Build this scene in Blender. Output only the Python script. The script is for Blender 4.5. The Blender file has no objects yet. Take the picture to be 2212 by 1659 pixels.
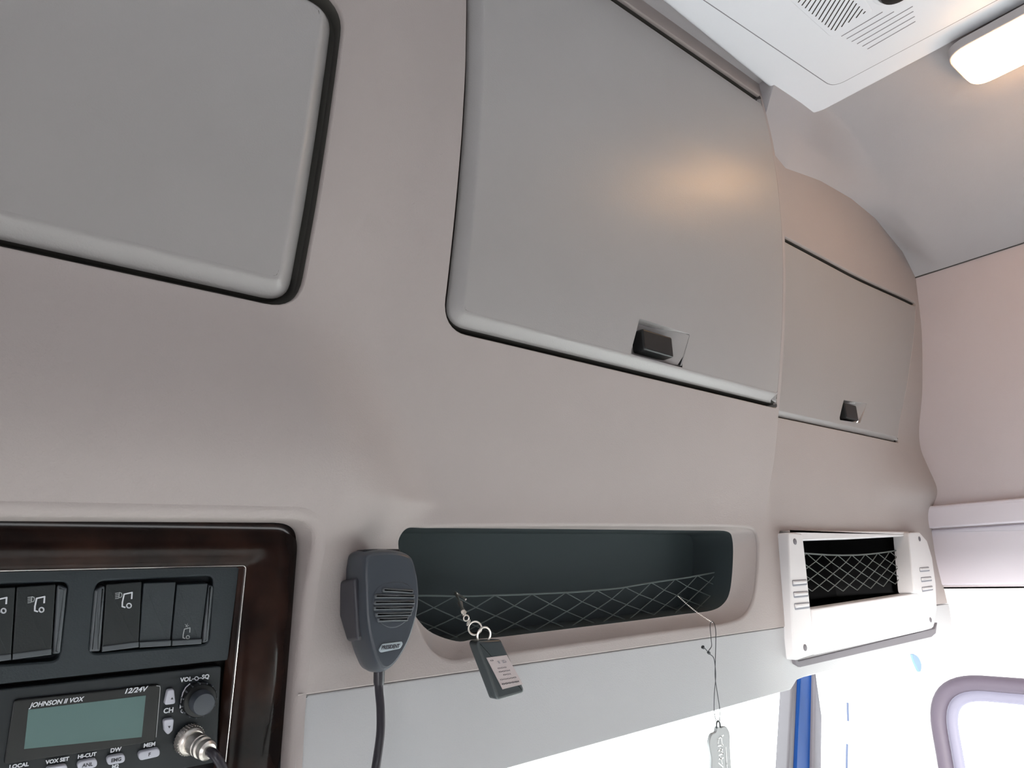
import bpy, math, random
import numpy as np
from mathutils import Matrix, Vector
random.seed(4)
SC = bpy.context.scene
COL = SC.collection
# ------------------------------------------------------------------ camera
W_, H_ = 2212.0, 1659.0
CU, CV = 1106.0, 829.5
F_ = 1504.19
R_ = np.array([[0.77731223, -0.13812083, -0.6137657],
               [0.62807557 * -1, -0.22643386, -0.74447886],
               [-0.0361493, 0.96418377, -0.26276013]])
R_[1] *= 1.0
# world rows: X right along the header, Y forward to the windscreen, Z up; the camera sits at the origin
cam_d = bpy.data.cameras.new('camera'); cam = bpy.data.objects.new('camera', cam_d); COL.objects.link(cam)
cam_d.sensor_width = 36.0; cam_d.lens = F_ / W_ * 36.0; cam_d.clip_start = 0.01; cam_d.clip_end = 200
M4 = Matrix([[R_[i][j] for j in range(3)] + [0] for i in range(3)] + [[0, 0, 0, 1]])
cam.matrix_world = M4
SC.camera = cam
# ------------------------------------------------------------------ world, sun, exposure
SC.view_settings.view_transform = 'Standard'; SC.view_settings.look = 'None'
SC.view_settings.exposure = 0.0; SC.view_settings.gamma = 1.0
SC.view_settings.use_curve_mapping = False
wd = bpy.data.worlds.new('sky'); SC.world = wd; wd.use_nodes = True
bg = wd.node_tree.nodes['Background']; bg.inputs[0].default_value = (0.96, 0.98, 1.0, 1); bg.inputs[1].default_value = 6.1
sd = bpy.data.lights.new('sun', 'SUN'); sd.energy = 8.0; sd.angle = math.radians(4); sd.color = (1, 0.97, 0.93)
sun = bpy.data.objects.new('sun', sd); COL.objects.link(sun)
SUN_DIR = Vector((1, 0.6, -0.03))
sun.rotation_euler = SUN_DIR.to_track_quat('-Z', 'Y').to_euler()

# ------------------------------------------------------------------ measuring helpers (photo pixel -> point on a real plane)
def ray(u, v): return R_ @ np.array([u - CU, -(v - CV), -F_])
def onY(u, v, y): w = ray(u, v); return w * y / w[1]
def onX(u, v, x): w = ray(u, v); return w * x / w[0]
def onZ(u, v, z): w = ray(u, v); return w * z / w[2]

# ------------------------------------------------------------------ materials
def mat(name, col, rough=0.5, metal=0.0, bump=0.0, bscale=900.0, var=0.0, vscale=6.0, col2=None, spec=0.5, coat=0.0, emit=None, es=0.0, trans=0.0):
    m = bpy.data.materials.new(name); m.use_nodes = True
    nt = m.node_tree; b = nt.nodes['Principled BSDF']
    b.inputs['Base Color'].default_value = (*col, 1); b.inputs['Roughness'].default_value = rough
    b.inputs['Metallic'].default_value = metal; b.inputs['Specular IOR Level'].default_value = spec
    b.inputs['Coat Weight'].default_value = coat; b.inputs['Coat Roughness'].default_value = 0.05
    b.inputs['Transmission Weight'].default_value = trans
    if emit: b.inputs['Emission Color'].default_value = (*emit, 1); b.inputs['Emission Strength'].default_value = es
    tc = nt.nodes.new('ShaderNodeTexCoord')
    if var or col2:
        n = nt.nodes.new('ShaderNodeTexNoise'); n.inputs['Scale'].default_value = vscale; n.inputs['Detail'].default_value = 4
        nt.links.new(tc.outputs['Object'], n.inputs['Vector'])
        r = nt.nodes.new('ShaderNodeValToRGB')
        c2 = col2 or tuple(max(0, c * (1 - var)) for c in col)
        r.color_ramp.elements[0].position = 0.35; r.color_ramp.elements[1].position = 0.65
        r.color_ramp.elements[0].color = (*c2, 1); r.color_ramp.elements[1].color = (*col, 1)
        nt.links.new(n.outputs['Fac'], r.inputs['Fac']); nt.links.new(r.outputs['Color'], b.inputs['Base Color'])
    if bump:
        n = nt.nodes.new('ShaderNodeTexNoise'); n.inputs['Scale'].default_value = bscale; n.inputs['Detail'].default_value = 2
        nt.links.new(tc.outputs['Object'], n.inputs['Vector'])
        bp = nt.nodes.new('ShaderNodeBump'); bp.inputs['Strength'].default_value = bump; bp.inputs['Distance'].default_value = 0.0006
        nt.links.new(n.outputs['Fac'], bp.inputs['Height']); nt.links.new(bp.outputs['Normal'], b.inputs['Normal'])
    return m
M = {}
M['skin'] = mat('moulded_grey_plastic', (0.392, 0.348, 0.337), 0.62, bump=0.35, bscale=700, spec=0.35, var=0.04)
M['door'] = mat('locker_door_plastic', (0.335, 0.318, 0.314), 0.40, bump=0.2, bscale=700, spec=0.75, var=0.03)
M['valance'] = mat('valance_plastic', (0.42, 0.42, 0.435), 0.6, bump=0.3, bscale=700, spec=0.35)
M['roof'] = mat('roof_lining', (0.45, 0.43, 0.445), 0.85, bump=0.5, bscale=1100, spec=0.2, var=0.03)
M['wall'] = mat('side_lining', (0.53, 0.475, 0.495), 0.85, bump=0.5, bscale=1100, spec=0.2, var=0.03)
M['ledge'] = mat('side_ledge_plastic', (0.62, 0.58, 0.64), 0.5, spec=0.4)
M['white'] = mat('white_plastic', (0.86, 0.88, 0.93), 0.42, spec=0.4, bump=0.1)
M['pale'] = mat('pale_plastic', (0.64, 0.62, 0.63), 0.45, spec=0.4)
M['trimwhite'] = mat('pillar_trim_plastic', (0.78, 0.78, 0.80), 0.5, spec=0.4)
M['darkslot'] = mat('slot_shadow_plastic', (0.035, 0.03, 0.03), 0.7)
M['slotgrey'] = mat('groove_grey_plastic', (0.25, 0.25, 0.28), 0.7)
M['gapgrey'] = mat('gap_shade_and_seam', (0.07, 0.066, 0.06), 0.8)  # dark tone for the shade in door gaps, also the roof seam bead
M['niche'] = mat('niche_liner_plastic', (0.045, 0.059, 0.064), 0.7, spec=0.3)
M['binblack'] = mat('bin_liner_black', (0.012, 0.012, 0.013), 0.7, spec=0.2)
M['net'] = mat('net_cord', (0.115, 0.125, 0.12), 0.8)
M['netn'] = mat('net_cord_dim', (0.10, 0.125, 0.125), 0.8)
M['walnut'] = mat('walnut_lacquer', (0.030, 0.014, 0.010), 0.14, col2=(0.006, 0.004, 0.004), vscale=22, coat=0.0, spec=0.16)
M['chrome'] = mat('chrome', (0.85, 0.83, 0.8), 0.12, metal=1)
M['slate'] = mat('slate_plastic', (0.022, 0.03, 0.036), 0.5, spec=0.4, bump=0.2)
M['slate2'] = mat('rocker_plastic', (0.016, 0.02, 0.022), 0.42, spec=0.4, bump=0.1)
M['slate3'] = mat('rocker_edge_plastic', (0.07, 0.08, 0.09), 0.4, spec=0.5)
M['black'] = mat('black_plastic', (0.010, 0.011, 0.012), 0.35, spec=0.4)
M['radio'] = mat('radio_face_plastic', (0.010, 0.014, 0.018), 0.45, spec=0.4)
M['lcd'] = mat('lcd_film', (0.10, 0.17, 0.165), 0.35, spec=0.3)
M['print'] = mat('white_print', (0.68, 0.70, 0.75), 0.5)
M['printdim'] = mat('grey_print', (0.35, 0.37, 0.38), 0.5)
M['button'] = mat('light_button', (0.50, 0.51, 0.58), 0.4)
M['ink'] = mat('dark_ink', (0.03, 0.03, 0.04), 0.6)
M['mic'] = mat('microphone_plastic', (0.048, 0.056, 0.070), 0.32, spec=0.5)
M['micside'] = mat('microphone_side_plastic', (0.035, 0.035, 0.045), 0.38, spec=0.5)
M['badge'] = mat('silver_badge', (0.42, 0.48, 0.52), 0.35, metal=0.3)
M['cable'] = mat('cable_rubber', (0.03, 0.028, 0.036), 0.3, spec=0.5)
M['fob'] = mat('fob_plastic', (0.028, 0.036, 0.04), 0.25, spec=0.5)
M['paper'] = mat('label_paper', (0.42, 0.36, 0.36), 0.6)
M['steel'] = mat('steel', (0.80, 0.75, 0.70), 0.38, metal=1)
M['cord'] = mat('thin_cord', (0.05, 0.055, 0.06), 0.7)
M['charm'] = mat('charm_plastic', (0.42, 0.43, 0.44), 0.5)
M['charmp'] = mat('charm_print', (0.95, 0.95, 0.95), 0.5)
M['blue'] = mat('blue_paint', (0.004, 0.045, 0.20), 0.35, spec=0.2)
M['seal'] = mat('window_seal_rubber', (0.075, 0.06, 0.085), 0.6)
M['seal2'] = mat('window_seal_inner', (0.16, 0.155, 0.21), 0.6)
M['pillarseal'] = mat('pillar_seal', (0.13, 0.12, 0.135), 0.6)
M['floor'] = mat('cab_floor', (0.45, 0.42, 0.40), 0.8)
M['dash'] = mat('dashboard_plastic', (0.78, 0.77, 0.76), 0.7)
M['bounce'] = mat('bounce_fill_white', (0.86, 0.85, 0.84), 0.9)
M['blueclip'] = mat('pale_blue_plastic', (0.13, 0.22, 0.36), 0.4)
M['seam'] = mat('seam_rubber', (0.10, 0.13, 0.22), 0.6)
M['reardark'] = mat('rear_wall_dark', (0.09, 0.085, 0.09), 0.9)
M['lens'] = mat('lamp_lens', (1, 0.9, 0.75), 0.4, emit=(1.0, 0.58, 0.27), es=20.0)
g = bpy.data.materials.new('window_glass'); g.use_nodes = True
nt = g.node_tree; nt.nodes.clear(); o_ = nt.nodes.new('ShaderNodeOutputMaterial'); mx = nt.nodes.new('ShaderNodeMixShader')
tr = nt.nodes.new('ShaderNodeBsdfTransparent'); gl = nt.nodes.new('ShaderNodeBsdfGlossy'); fr = nt.nodes.new('ShaderNodeValue')
tr.inputs[0].default_value = (0.97, 1, 0.98, 1); gl.inputs['Roughness'].default_value = 0.02; fr.outputs[0].default_value = 0.05
nt.links.new(fr.outputs[0], mx.inputs[0]); nt.links.new(tr.outputs[0], mx.inputs[1]); nt.links.new(gl.outputs[0], mx.inputs[2]); nt.links.new(mx.outputs[0], o_.inputs[0])
M['glass'] = g

# ------------------------------------------------------------------ object helpers
def tag(o, label=None, cat=None, group=None, kind=None):
    if label: o['label'] = label
    if cat: o['category'] = cat
    if group: o['group'] = group
    if kind: o['kind'] = kind
    return o
def thing(name, loc, label, cat, group=None, kind=None, mtx=None):
    o = bpy.data.objects.new(name, None); COL.objects.link(o); o.empty_display_size = 0.02
    o.matrix_world = mtx if mtx is not None else Matrix.Translation(loc)
    return tag(o, label, cat, group, kind)
class MB:
    """collects geometry in world (or local) coordinates and links it as one mesh object"""
    def __init__(s): s.v = []; s.f = []
    def add(s, vs, fs):
        b = len(s.v); s.v.extend([tuple(float(c) for c in p) for p in vs]); s.f.extend([tuple(int(i) + b for i in f) for f in fs]); return s
    def build(s, name, m, parent=None, smooth=True, local=False, sharp=35):
        me = bpy.data.meshes.new(name)
        vs = s.v
        if parent is not None and not local:
            inv = PM(parent).inverted(); vs = [tuple(inv @ Vector(p)) for p in vs]
        me.from_pydata(vs, [], s.f); me.materials.append(m)
        o = bpy.data.objects.new(name, me); COL.objects.link(o)
        if parent is not None: o.parent = parent
        if smooth:
            me.polygons.foreach_set('use_smooth', [True] * len(me.polygons))
            try: me.set_sharp_from_angle(angle=math.radians(sharp))
            except Exception: pass
        me.update(); return o
def PM(o):
    m = o.matrix_basis.copy()
    return (PM(o.parent) @ m) if o.parent else m
def ss(a, b, x):
    t = np.clip((np.asarray(x, float) - a) / (b - a), 0, 1); return t * t * (3 - 2 * t)
def rpoly(c, r, n=8):
    """rounded polygon from corner list; r scalar or list"""
    c = [np.array(p[:2], float) for p in c]; N = len(c); out = []
    rr = r if hasattr(r, '__len__') else [r] * N
    for i in range(N):
        p, a, b = c[i], c[i - 1], c[(i + 1) % N]
        if rr[i] <= 0: out.append(p); continue
        u = (a - p); lu = np.linalg.norm(u); u /= lu; w = (b - p); lw = np.linalg.norm(w); w /= lw
        ang = math.acos(max(-1, min(1, float(u @ w)))); t = min(rr[i] / math.tan(ang / 2), lu * .49, lw * .49)
        p0, p1 = p + u * t, p + w * t
        for k in range(n + 1):
            s = k / n; out.append((1 - s) ** 2 * p0 + 2 * s * (1 - s) * p + s * s * p1)
    return np.array(out)
def densify(P, h):
    out = []
    for i in range(len(P)):
        a, b = P[i], P[(i + 1) % len(P)]; n = max(1, int(math.ceil(np.linalg.norm(b - a) / h)))
        for k in range(n): out.append(a + (b - a) * k / n)
    return np.array(out)
def catmull(P, n=10):
    P = [np.array(p, float) for p in P]; N = len(P); out = []
    for i in range(N):
        a, b, c, d = P[i - 1], P[i], P[(i + 1) % N], P[(i + 2) % N]
        for k in range(n):
            t = k / n
            out.append(.5 * ((2 * b) + (c - a) * t + (2 * a - 5 * b + 4 * c - d) * t * t + (3 * b - a - 3 * c + d) * t ** 3))
    return np.array(out)
def area2(P): x, y = P[:, 0], P[:, 1]; return float(np.sum(x * np.roll(y, -1) - np.roll(x, -1) * y))
def onorm(P):
    """outward normals of closed polyline"""
    t = np.roll(P, -1, 0) - np.roll(P, 1, 0); t /= np.maximum(np.linalg.norm(t, axis=1, keepdims=True), 1e-12)
    n = np.stack([t[:, 1], -t[:, 0]], 1)
    return n if area2(P) > 0 else -n
def plate(mb, P, c0, c1, bev=0.001, seg=3, to3=None, back=True):
    """extruded rounded outline P (a,b) from depth c0 (back) to c1 (front) with rounded front edge"""
    P = np.array(P, float); n = onorm(P); N = len(P); sg = 1 if c1 > c0 else -1
    bev = min(bev, abs(c1 - c0))
    rings = [(P, c0)]
    for k in range(seg + 1):
        a = math.pi / 2 * k / seg
        rings.append((P - n * bev * (1 - math.cos(a)), c1 - sg * bev * (1 - math.sin(a))))
    if bev > 2e-4 and seg > 1: rings.append((P - n * bev * 1.12, c1))
    vs = []; fs = []
    for (Q, c) in rings: vs += [(q[0], q[1], c) for q in Q]
    for r in range(len(rings) - 1):
        for i in range(N):
            j = (i + 1) % N; fs.append((r * N + i, r * N + j, (r + 1) * N + j, (r + 1) * N + i))
    fs.append(tuple((len(rings) - 1) * N + i for i in range(N)))
    if back: fs.append(tuple(reversed(range(N))))
    if to3: vs = [to3(*v) for v in vs]
    mb.add(vs, fs); return mb
def tube(mb, pts, r, seg=10, closed=False, cap=True):
    pts = [np.array(p, float) for p in pts]; N = len(pts); rr = r if hasattr(r, '__len__') else [r] * N
    up = np.array([0.13, 0.31, 0.94]); vs = []; fs = []; pu = None
    for i in range(N):
        a = pts[i - 1] if (i or closed) else pts[0]; b = pts[(i + 1) % N] if (i < N - 1 or closed) else pts[-1]
        t = b - a; t /= max(np.linalg.norm(t), 1e-12)
        s = np.cross(t, up) if pu is None else pu - t * (pu @ t)
        s /= max(np.linalg.norm(s), 1e-9); pu = s; w = np.cross(t, s)
        for k in range(seg):
            an = 2 * math.pi * k / seg; vs.append(pts[i] + (s * math.cos(an) + w * math.sin(an)) * rr[i])
    for i in range(N if closed else N - 1):
        for k in range(seg):
            j = (i + 1) % N; l = (k + 1) % seg
            fs.append((i * seg + k, i * seg + l, j * seg + l, j * seg + k))
    if cap and not closed: fs += [tuple(reversed(range(seg))), tuple((N - 1) * seg + k for k in range(seg))]
    mb.add(vs, fs); return mb
def crv(pts, n=8):
    P = [np.array(p, float) for p in pts]; out = []; N = len(P)
    for i in range(N - 1):
        a = P[max(i - 1, 0)]; b = P[i]; c = P[i + 1]; d = P[min(i + 2, N - 1)]
        for k in range(n):
            t = k / n; out.append(.5 * ((2 * b) + (c - a) * t + (2 * a - 5 * b + 4 * c - d) * t * t + (3 * b - a - 3 * c + d) * t ** 3))
    out.append(P[-1]); return out
def lathe(mb, base, axis, prof, seg=24):
    base = np.array(base, float); ax = np.array(axis, float); ax /= np.linalg.norm(ax)
    s = np.cross(ax, [0.1, 0.2, 1]); s /= np.linalg.norm(s); w = np.cross(ax, s); vs = []; fs = []
    for (r, h) in prof:
        for k in range(seg):
            an = 2 * math.pi * k / seg; vs.append(base + ax * h + (s * math.cos(an) + w * math.sin(an)) * r)
    for i in range(len(prof) - 1):
        for k in range(seg):
            l = (k + 1) % seg; fs.append((i * seg + k, i * seg + l, (i + 1) * seg + l, (i + 1) * seg + k))
    fs += [tuple(range(seg)), tuple((len(prof) - 1) * seg + k for k in range(seg))]
    mb.add(vs, fs); return mb
def box(mb, a, b):
    (x0, y0, z0), (x1, y1, z1) = a, b
    mb.add([(x0, y0, z0), (x1, y0, z0), (x1, y1, z0), (x0, y1, z0), (x0, y0, z1), (x1, y0, z1), (x1, y1, z1), (x0, y1, z1)],
           [(0, 3, 2, 1), (4, 5, 6, 7), (0, 1, 5, 4), (1, 2, 6, 5), (2, 3, 7, 6), (3, 0, 4, 7)]); return mb
def dist_poly(X, Z, P):
    """distance, nearest point and inside flag of points to closed polyline"""
    A = P; B = np.roll(P, -1, 0); n = X.size; X = X.ravel(); Z = Z.ravel()
    D = np.full(n, 1e9); NX = X.copy(); NZ = Z.copy(); ins = np.zeros(n, bool)
    for a, b in zip(A, B):
        ab = b - a; L = ab @ ab
        if L < 1e-16: continue
        t = np.clip(((X - a[0]) * ab[0] + (Z - a[1]) * ab[1]) / L, 0, 1)
        px = a[0] + t * ab[0]; pz = a[1] + t * ab[1]; d = np.hypot(X - px, Z - pz); m = d < D
        D[m] = d[m]; NX[m] = px[m]; NZ[m] = pz[m]
        if a[1] != b[1]:
            c = ((a[1] > Z) != (b[1] > Z)) & (X < (b[0] - a[0]) * (Z - a[1]) / (b[1] - a[1]) + a[0]); ins ^= c
    return D, NX, NZ, ins
def patch(mb, xs, zs, surf, trims, warp=None, h=None):
    """grid on y = surf(x, z) trimmed along outlines: trims = [(outline, keep_inside)]; vertices are snapped onto the outlines"""
    X, Z = np.meshgrid(xs, zs)
    if warp: X = warp(X, Z)
    sh = X.shape; X = X.ravel(); Z = Z.ravel(); st = np.ones(X.size, int); h = h or max(xs[1] - xs[0], zs[1] - zs[0])
    for P, keep in trims:
        lo = P.min(0) - 2 * h; hi = P.max(0) + 2 * h
        m = (X > lo[0]) & (X < hi[0]) & (Z > lo[1]) & (Z < hi[1]); idx = np.where(m)[0]
        D, NX, NZ, ins = dist_poly(X[idx], Z[idx], P)
        s = np.where(ins, 1, -1) * (1 if keep else -1)
        near = D <= 0.505 * h
        s = np.where(near, 0, s)
        X[idx[near]] = NX[near]; Z[idx[near]] = NZ[near]
        full = np.full(X.size, -1 if keep else 1); full[idx] = s
        st = np.minimum(st, full)
    Y = surf(X, Z)
    nz, nx = sh; I = np.arange(X.size).reshape(sh)
    q = np.stack([I[:-1, :-1], I[:-1, 1:], I[1:, 1:], I[1:, :-1]], -1).reshape(-1, 4); S = st[q]; neg = (S < 0).sum(1)
    allz = (S == 0).all(1); ok = (neg == 0)
    if allz.any():
        cx = X[q].mean(1); cz = Z[q].mean(1); w = np.where(allz & ok)[0]; good = np.ones(len(w), bool)
        for P, keep in trims:
            _, _, _, ins = dist_poly(cx[w], cz[w], P); good &= (ins == keep)
        ok[w[~good]] = False
    faces = [tuple(r) for r in q[ok].tolist()]
    for r, s in zip(q[neg == 1].tolist(), S[neg == 1].tolist()):
        k = s.index(-1); t = [r[i] for i in range(4) if i != k]
        if s[(k + 2) % 4] > 0: faces.append(tuple(t))
    used = np.unique(np.array([i for f in faces for i in f])); mp = np.full(X.size, -1); mp[used] = np.arange(used.size)
    mb.add(np.stack([X[used], Y[used], Z[used]], 1).tolist(), [tuple(mp[i] for i in f) for f in faces]); return mb
def rim(mb, P, surf, prof, sel=None, wts=None):
    """strip following outline P: prof = [(outward offset, depth away from camera)]"""
    n = onorm(P); N = len(P); vs = []; fs = []
    w = np.ones((N, 1)) if wts is None else wts
    for (o, dp) in prof:
        Q = P + n * o * w; y = surf(P[:, 0], P[:, 1]) + dp * (w[:, 0] if dp < .0125 else 1)
        vs += [(Q[i][0], y[i], Q[i][1]) for i in range(N)]
    for r in range(len(prof) - 1):
        for i in range(N):
            j = (i + 1) % N
            if sel is not None and not (sel(P[i]) and sel(P[j])): continue
            fs.append((r * N + i, r * N + j, (r + 1) * N + j, (r + 1) * N + i))
    mb.add(vs, fs); return mb
def loft(mb, loops, closed=True, cap=False):
    N = len(loops[0]); vs = []; fs = []
    for L in loops: vs += [tuple(p) for p in L]
    for r in range(len(loops) - 1):
        for i in range(N if closed else N - 1):
            j = (i + 1) % N; fs.append((r * N + i, r * N + j, (r + 1) * N + j, (r + 1) * N + i))
    if cap: fs.append(tuple((len(loops) - 1) * N + i for i in range(N)))
    mb.add(vs, fs); return mb
def text(name, s, mtx, size, m, parent, shear=0.0, ext=0.0001, sx=1.0, align='CENTER', bold=0.0):
    """flat raised lettering; mtx is the world frame of the text plane (x right, y up, z towards the viewer)"""
    c = bpy.data.curves.new(name, 'FONT'); c.body = s; c.size = size; c.extrude = ext; c.align_x = align; c.align_y = 'CENTER'; c.shear = shear
    c.offset = bold; c.resolution_u = 3
    o = bpy.data.objects.new(name, c); COL.objects.link(o)
    dg = bpy.context.evaluated_depsgraph_get(); me = bpy.data.meshes.new_from_object(o.evaluated_get(dg)); bpy.data.objects.remove(o)
    me.name = name; me.materials.clear(); me.materials.append(m)
    me.transform(PM(parent).inverted() @ mtx @ Matrix.Diagonal((sx, 1, 1, 1)))
    o = bpy.data.objects.new(name, me); COL.objects.link(o); o.parent = parent; return o

# ------------------------------------------------------------------ the header surface  y = S(x, z)
def prof(pts):
    pts = sorted(pts); z = np.array([p[0] for p in pts]); y = np.array([p[1] for p in pts])
    zz = np.linspace(-0.3, 0.8, 1101); yy = np.interp(zz, z, y); k = np.hanning(61); k /= k.sum()
    yy = np.convolve(np.pad(yy, 30, mode='edge'), k, 'valid')
    return lambda q: np.interp(q, zz, yy)
P2 = prof([(.8, .445), (.662, .433), (.585, .427), (.51, .426), (.44, .430), (.374, .438), (.311, .449), (.249, .462), (.201, .474), (.141, .489), (.094, .500), (.06, .5055), (0, .503), (-.075, .5), (-.16, .503)])
P1 = prof([(.8, .445), (.662, .433), (.585, .424), (.51, .420), (.44, .422), (.388, .428), (.327, .437), (.266, .449), (.216, .463), (.195, .468), (.168, .463), (.115, .452), (.08, .452), (.05, .464), (0, .486), (-.075, .5), (-.16, .503)])
P3 = prof([(.8, .455), (.60, .449), (.507, .458), (.44, .465), (.37, .473), (.29, .484), (.2, .496), (.141, .501), (.094, .5045), (.06, .5065), (0, .503), (-.075, .500), (-.16, .503)])
P4 = prof([(.8, .45), (.60, .447), (.507, .451), (.417, .457), (.373, .463), (.289, .478), (.225, .496), (.191, .500), (.147, .490), (.113, .482), (.098, .488), (.085, .503), (.0, .507), (-.075, .503), (-.16, .505)])
def x2(z): return .850 - .018 * (1 - ss(.04, .15, z))
def S(x, z):
    x = np.asarray(x, float); z = np.asarray(z, float)
    xc = np.interp(z, [-.1, .03, .06, .18, .22, .4, .7], [.235, .255, .275, .215, .222, .235, .235])
    hw = np.interp(z, [-.1, .03, .06, .18, .3], [.02, .045, .06, .05, .045])
    y12 = P1(z) + (P2(z) - P1(z)) * ss(xc - hw, xc + hw, x)
    y34 = P3(z) + (P4(z) - P3(z)) * ss(1.10, 1.36, x)
    e = x2(z); wid = .0022 + .012 * (1 - ss(.06, .16, z))
    return y12 + (y34 - y12) * ss(e, e + wid, x)
def warp(X, Z):
    d = x2(Z) - .850
    return X + d * np.clip(1 - np.abs(X - .850) / .10, 0, 1)

XW = 1.36                                    # the side wall
# outlines on the header in (x, z)
GAP = .0062
door1 = rpoly([(-.24, .2), (.181, .197), (.189, .436), (-.24, .436)], [.02, .0225, .0225, .02], 8)
door2 = rpoly([(.3195, .2105), (.8425, .2045), (.8435, .652), (.3195, .652)], [.021, .0035, .004, .018], 8)
door3 = rpoly([(.858, .1985), (1.268, .1965), (1.345, .452), (.858, .464)], [.003, .004, .004, .003], 5)
def grow(P, o): return P + onorm(P) * o
def side_w(P, left=False):
    n = onorm(P)[:, 0]
    w = 1 - .85 * ss(.6, .95, n)
    if left: w = w * (1 - .85 * ss(.6, .95, -n))
    return w[:, None]
def growv(P, o, left=False): return P + onorm(P) * o * side_w(P, left)
fas = rpoly([(-.4, -.30), (.2110, -.30), (.2110, .0445), (-.4, .0385)], [0, 0, .024, 0], 12)
fas = densify(fas, .01)
A_px = [(886, 1140), (1250, 1136), (1560, 1138), (1626, 1142), (1640, 1165), (1639, 1215), (1628, 1290), (1604, 1330), (1560, 1346), (1392, 1368), (1110, 1407), (975, 1424), (930, 1400), (903, 1340), (884, 1270), (868, 1200), (866, 1162)]
B_px = [(872, 1140), (1230, 1143), (1520, 1146), (1570, 1148), (1582, 1166), (1583, 1215), (1577, 1275), (1563, 1304), (1536, 1319), (1376, 1340), (1090, 1375), (985, 1385), (925, 1362), (885, 1310), (862, 1250), (848, 1190), (850, 1150)]
def fillpx(P, Q):
    out = []
    for i in range(len(P)):
        a, b = np.array(P[i], float), np.array(P[(i + 1) % len(P)], float); k = max(1, int(np.linalg.norm(b - a) / 45))
        c, d = np.array(Q[i], float), np.array(Q[(i + 1) % len(Q)], float)
        for j in range(k): out.append(c + (d - c) * j / k)
    return out
Ap = catmull([(lambda p: (p[0], p[2]))(onY(u, v, .502)) for u, v in fillpx(A_px, A_px)], 5)
YB = .519
Bp = catmull([(lambda p: (p[0], p[2]))(onY(u, v, YB)) for u, v in fillpx(A_px, B_px)], 5)
# the storage bin opening in the third section
bin_hole = rpoly([(.845, -.20), (1.262, -.20), (1.285, .040), (.862, .043)], [0, 0, .012, .006], 6)
def gx(P, left, right): return P
# ------------------------------------------------------------------ overhead console
con = thing('overhead_console', (.5, .5, .1), 'long moulded grey-beige overhead console above the windscreen with three locker doors', 'console')
hstep = .003
xs = np.concatenate([np.arange(-.36, .8469, hstep), np.linspace(.8470, .8499, 3), np.linspace(.850, .8524, 9), np.linspace(.8536, .875, 8), np.arange(.878, XW + .0001, hstep), [XW + .004]])
zs = np.concatenate([np.arange(-.075, .705, hstep)])
mb = MB()
patch(mb, xs, zs, S, [(grow(door1, GAP), False), (growv(door2, GAP), False), (growv(door3, .004, True), False), (grow(fas, .005), False), (grow(Ap, .0035), False), (bin_hole, False)], warp=warp, h=hstep)
fil = [(0, 0), (-.0006, .0003), (-.0011, .0012), (-.0014, .0025), (-.0014, .0045)]
rim(mb, densify(grow(door1, GAP), .006), S, fil)
rim(mb, densify(growv(door2, GAP), .006), S, fil, sel=lambda p: p[0] < .8446)
rim(mb, densify(growv(door3, .004, True), .006), S, fil)
rim(mb, grow(fas, .005), S, [(-.008 * math.sin(a), .008 * (1 - math.cos(a))) for a in np.linspace(0, math.pi / 2, 8)] + [(-.008, .035)])
rim(mb, grow(Ap, .0035), S, [(-.0035 * math.sin(a), .0030 * (1 - math.cos(a))) for a in np.linspace(0, math.pi / 2, 7)])
rim(mb, densify(bin_hole, .01), S, [(0, 0), (-.001, .0008), (-.0014, .003), (-.0014, .02)], sel=lambda p: p[1] > -.074)
# lower lip of the moulding along the seam
xl = np.arange(.21, .86, .01); loft(mb, [[(x, S(x, -.075) + d, -.075 - e) for x in xl] for d, e in [(0, 0), (.0006, .0008), (.002, .0012), (.02, .0012)]], closed=False)
shell = mb.build('shell', M['skin'], con)
deep = [(-.0014, .0043), (-.0014, .016), (-.012, .016)]  # dark strips down the door gaps, shade put into the colour
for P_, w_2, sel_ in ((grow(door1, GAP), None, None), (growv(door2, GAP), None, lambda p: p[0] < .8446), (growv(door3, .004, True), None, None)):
    rim(MB_ := MB(), densify(P_, .006), S, deep, sel=sel_); MB_.build('gap_shade', M['gapgrey'], con)
# soft funnel round the open niche
mb = MB(); n = onorm(Ap); ya = S(grow(Ap, .0035)[:, 0], grow(Ap, .0035)[:, 1]) + .0030; loops = []
NT = 14
for k in range(NT + 1):
    t = k / NT
    Q = Ap + (Bp - Ap) * (t if t > 0 else 0) ** 1.15
    dd = (YB - ya) * (1 - (1 - t) ** 1.35) if t < 1 else (YB - ya)
    loops.append([(Q[i][0], ya[i] + dd[i], Q[i][1]) for i in range(len(Q))])
loft(mb, loops)
mb.build('niche_surround', M['skin'], con)
mb = MB(); loft(mb, [[(p[0], YB, p[1]) for p in Bp], [(p[0], YB + .002, p[1]) for p in Bp], [(p[0], .575, p[1]) for p in Bp * .98 + Bp.mean(0) * .02]], cap=True)
mb.build('niche_liner', M['niche'], con)
def net(name, x0, x1, yf, ztop, rows, pitch, rowh, parent, m, r=.0007, shrink=None):
    mb = MB(); K = int(round((x1 - x0) / (pitch / 2)))
    for q in range(rows + 1):
        pts = []
        for k in range(K + 1):
            x = x0 + (x1 - x0) * k / K; s = 1 if (k + q) % 2 else -1
            z = ztop(x) - .006 - q * rowh + s * rowh * .5
            if q == 0 and s > 0: z = ztop(x)
            pts.append((x, yf(x, z), z))
        tube(mb, pts, r, 5)
    pts = [(x, yf(x, ztop(x)), ztop(x)) for x in np.linspace(x0, x1, 24)]
    tube(mb, pts, r * 1.6, 6)
    return mb.build(name, m, parent)
NQ = [onY(u, v, .544) for u, v in [(900, 1286), (1000, 1288), (1130, 1284), (1240, 1279), (1330, 1271), (1400, 1259), (1480, 1248), (1570, 1232)]]
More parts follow.
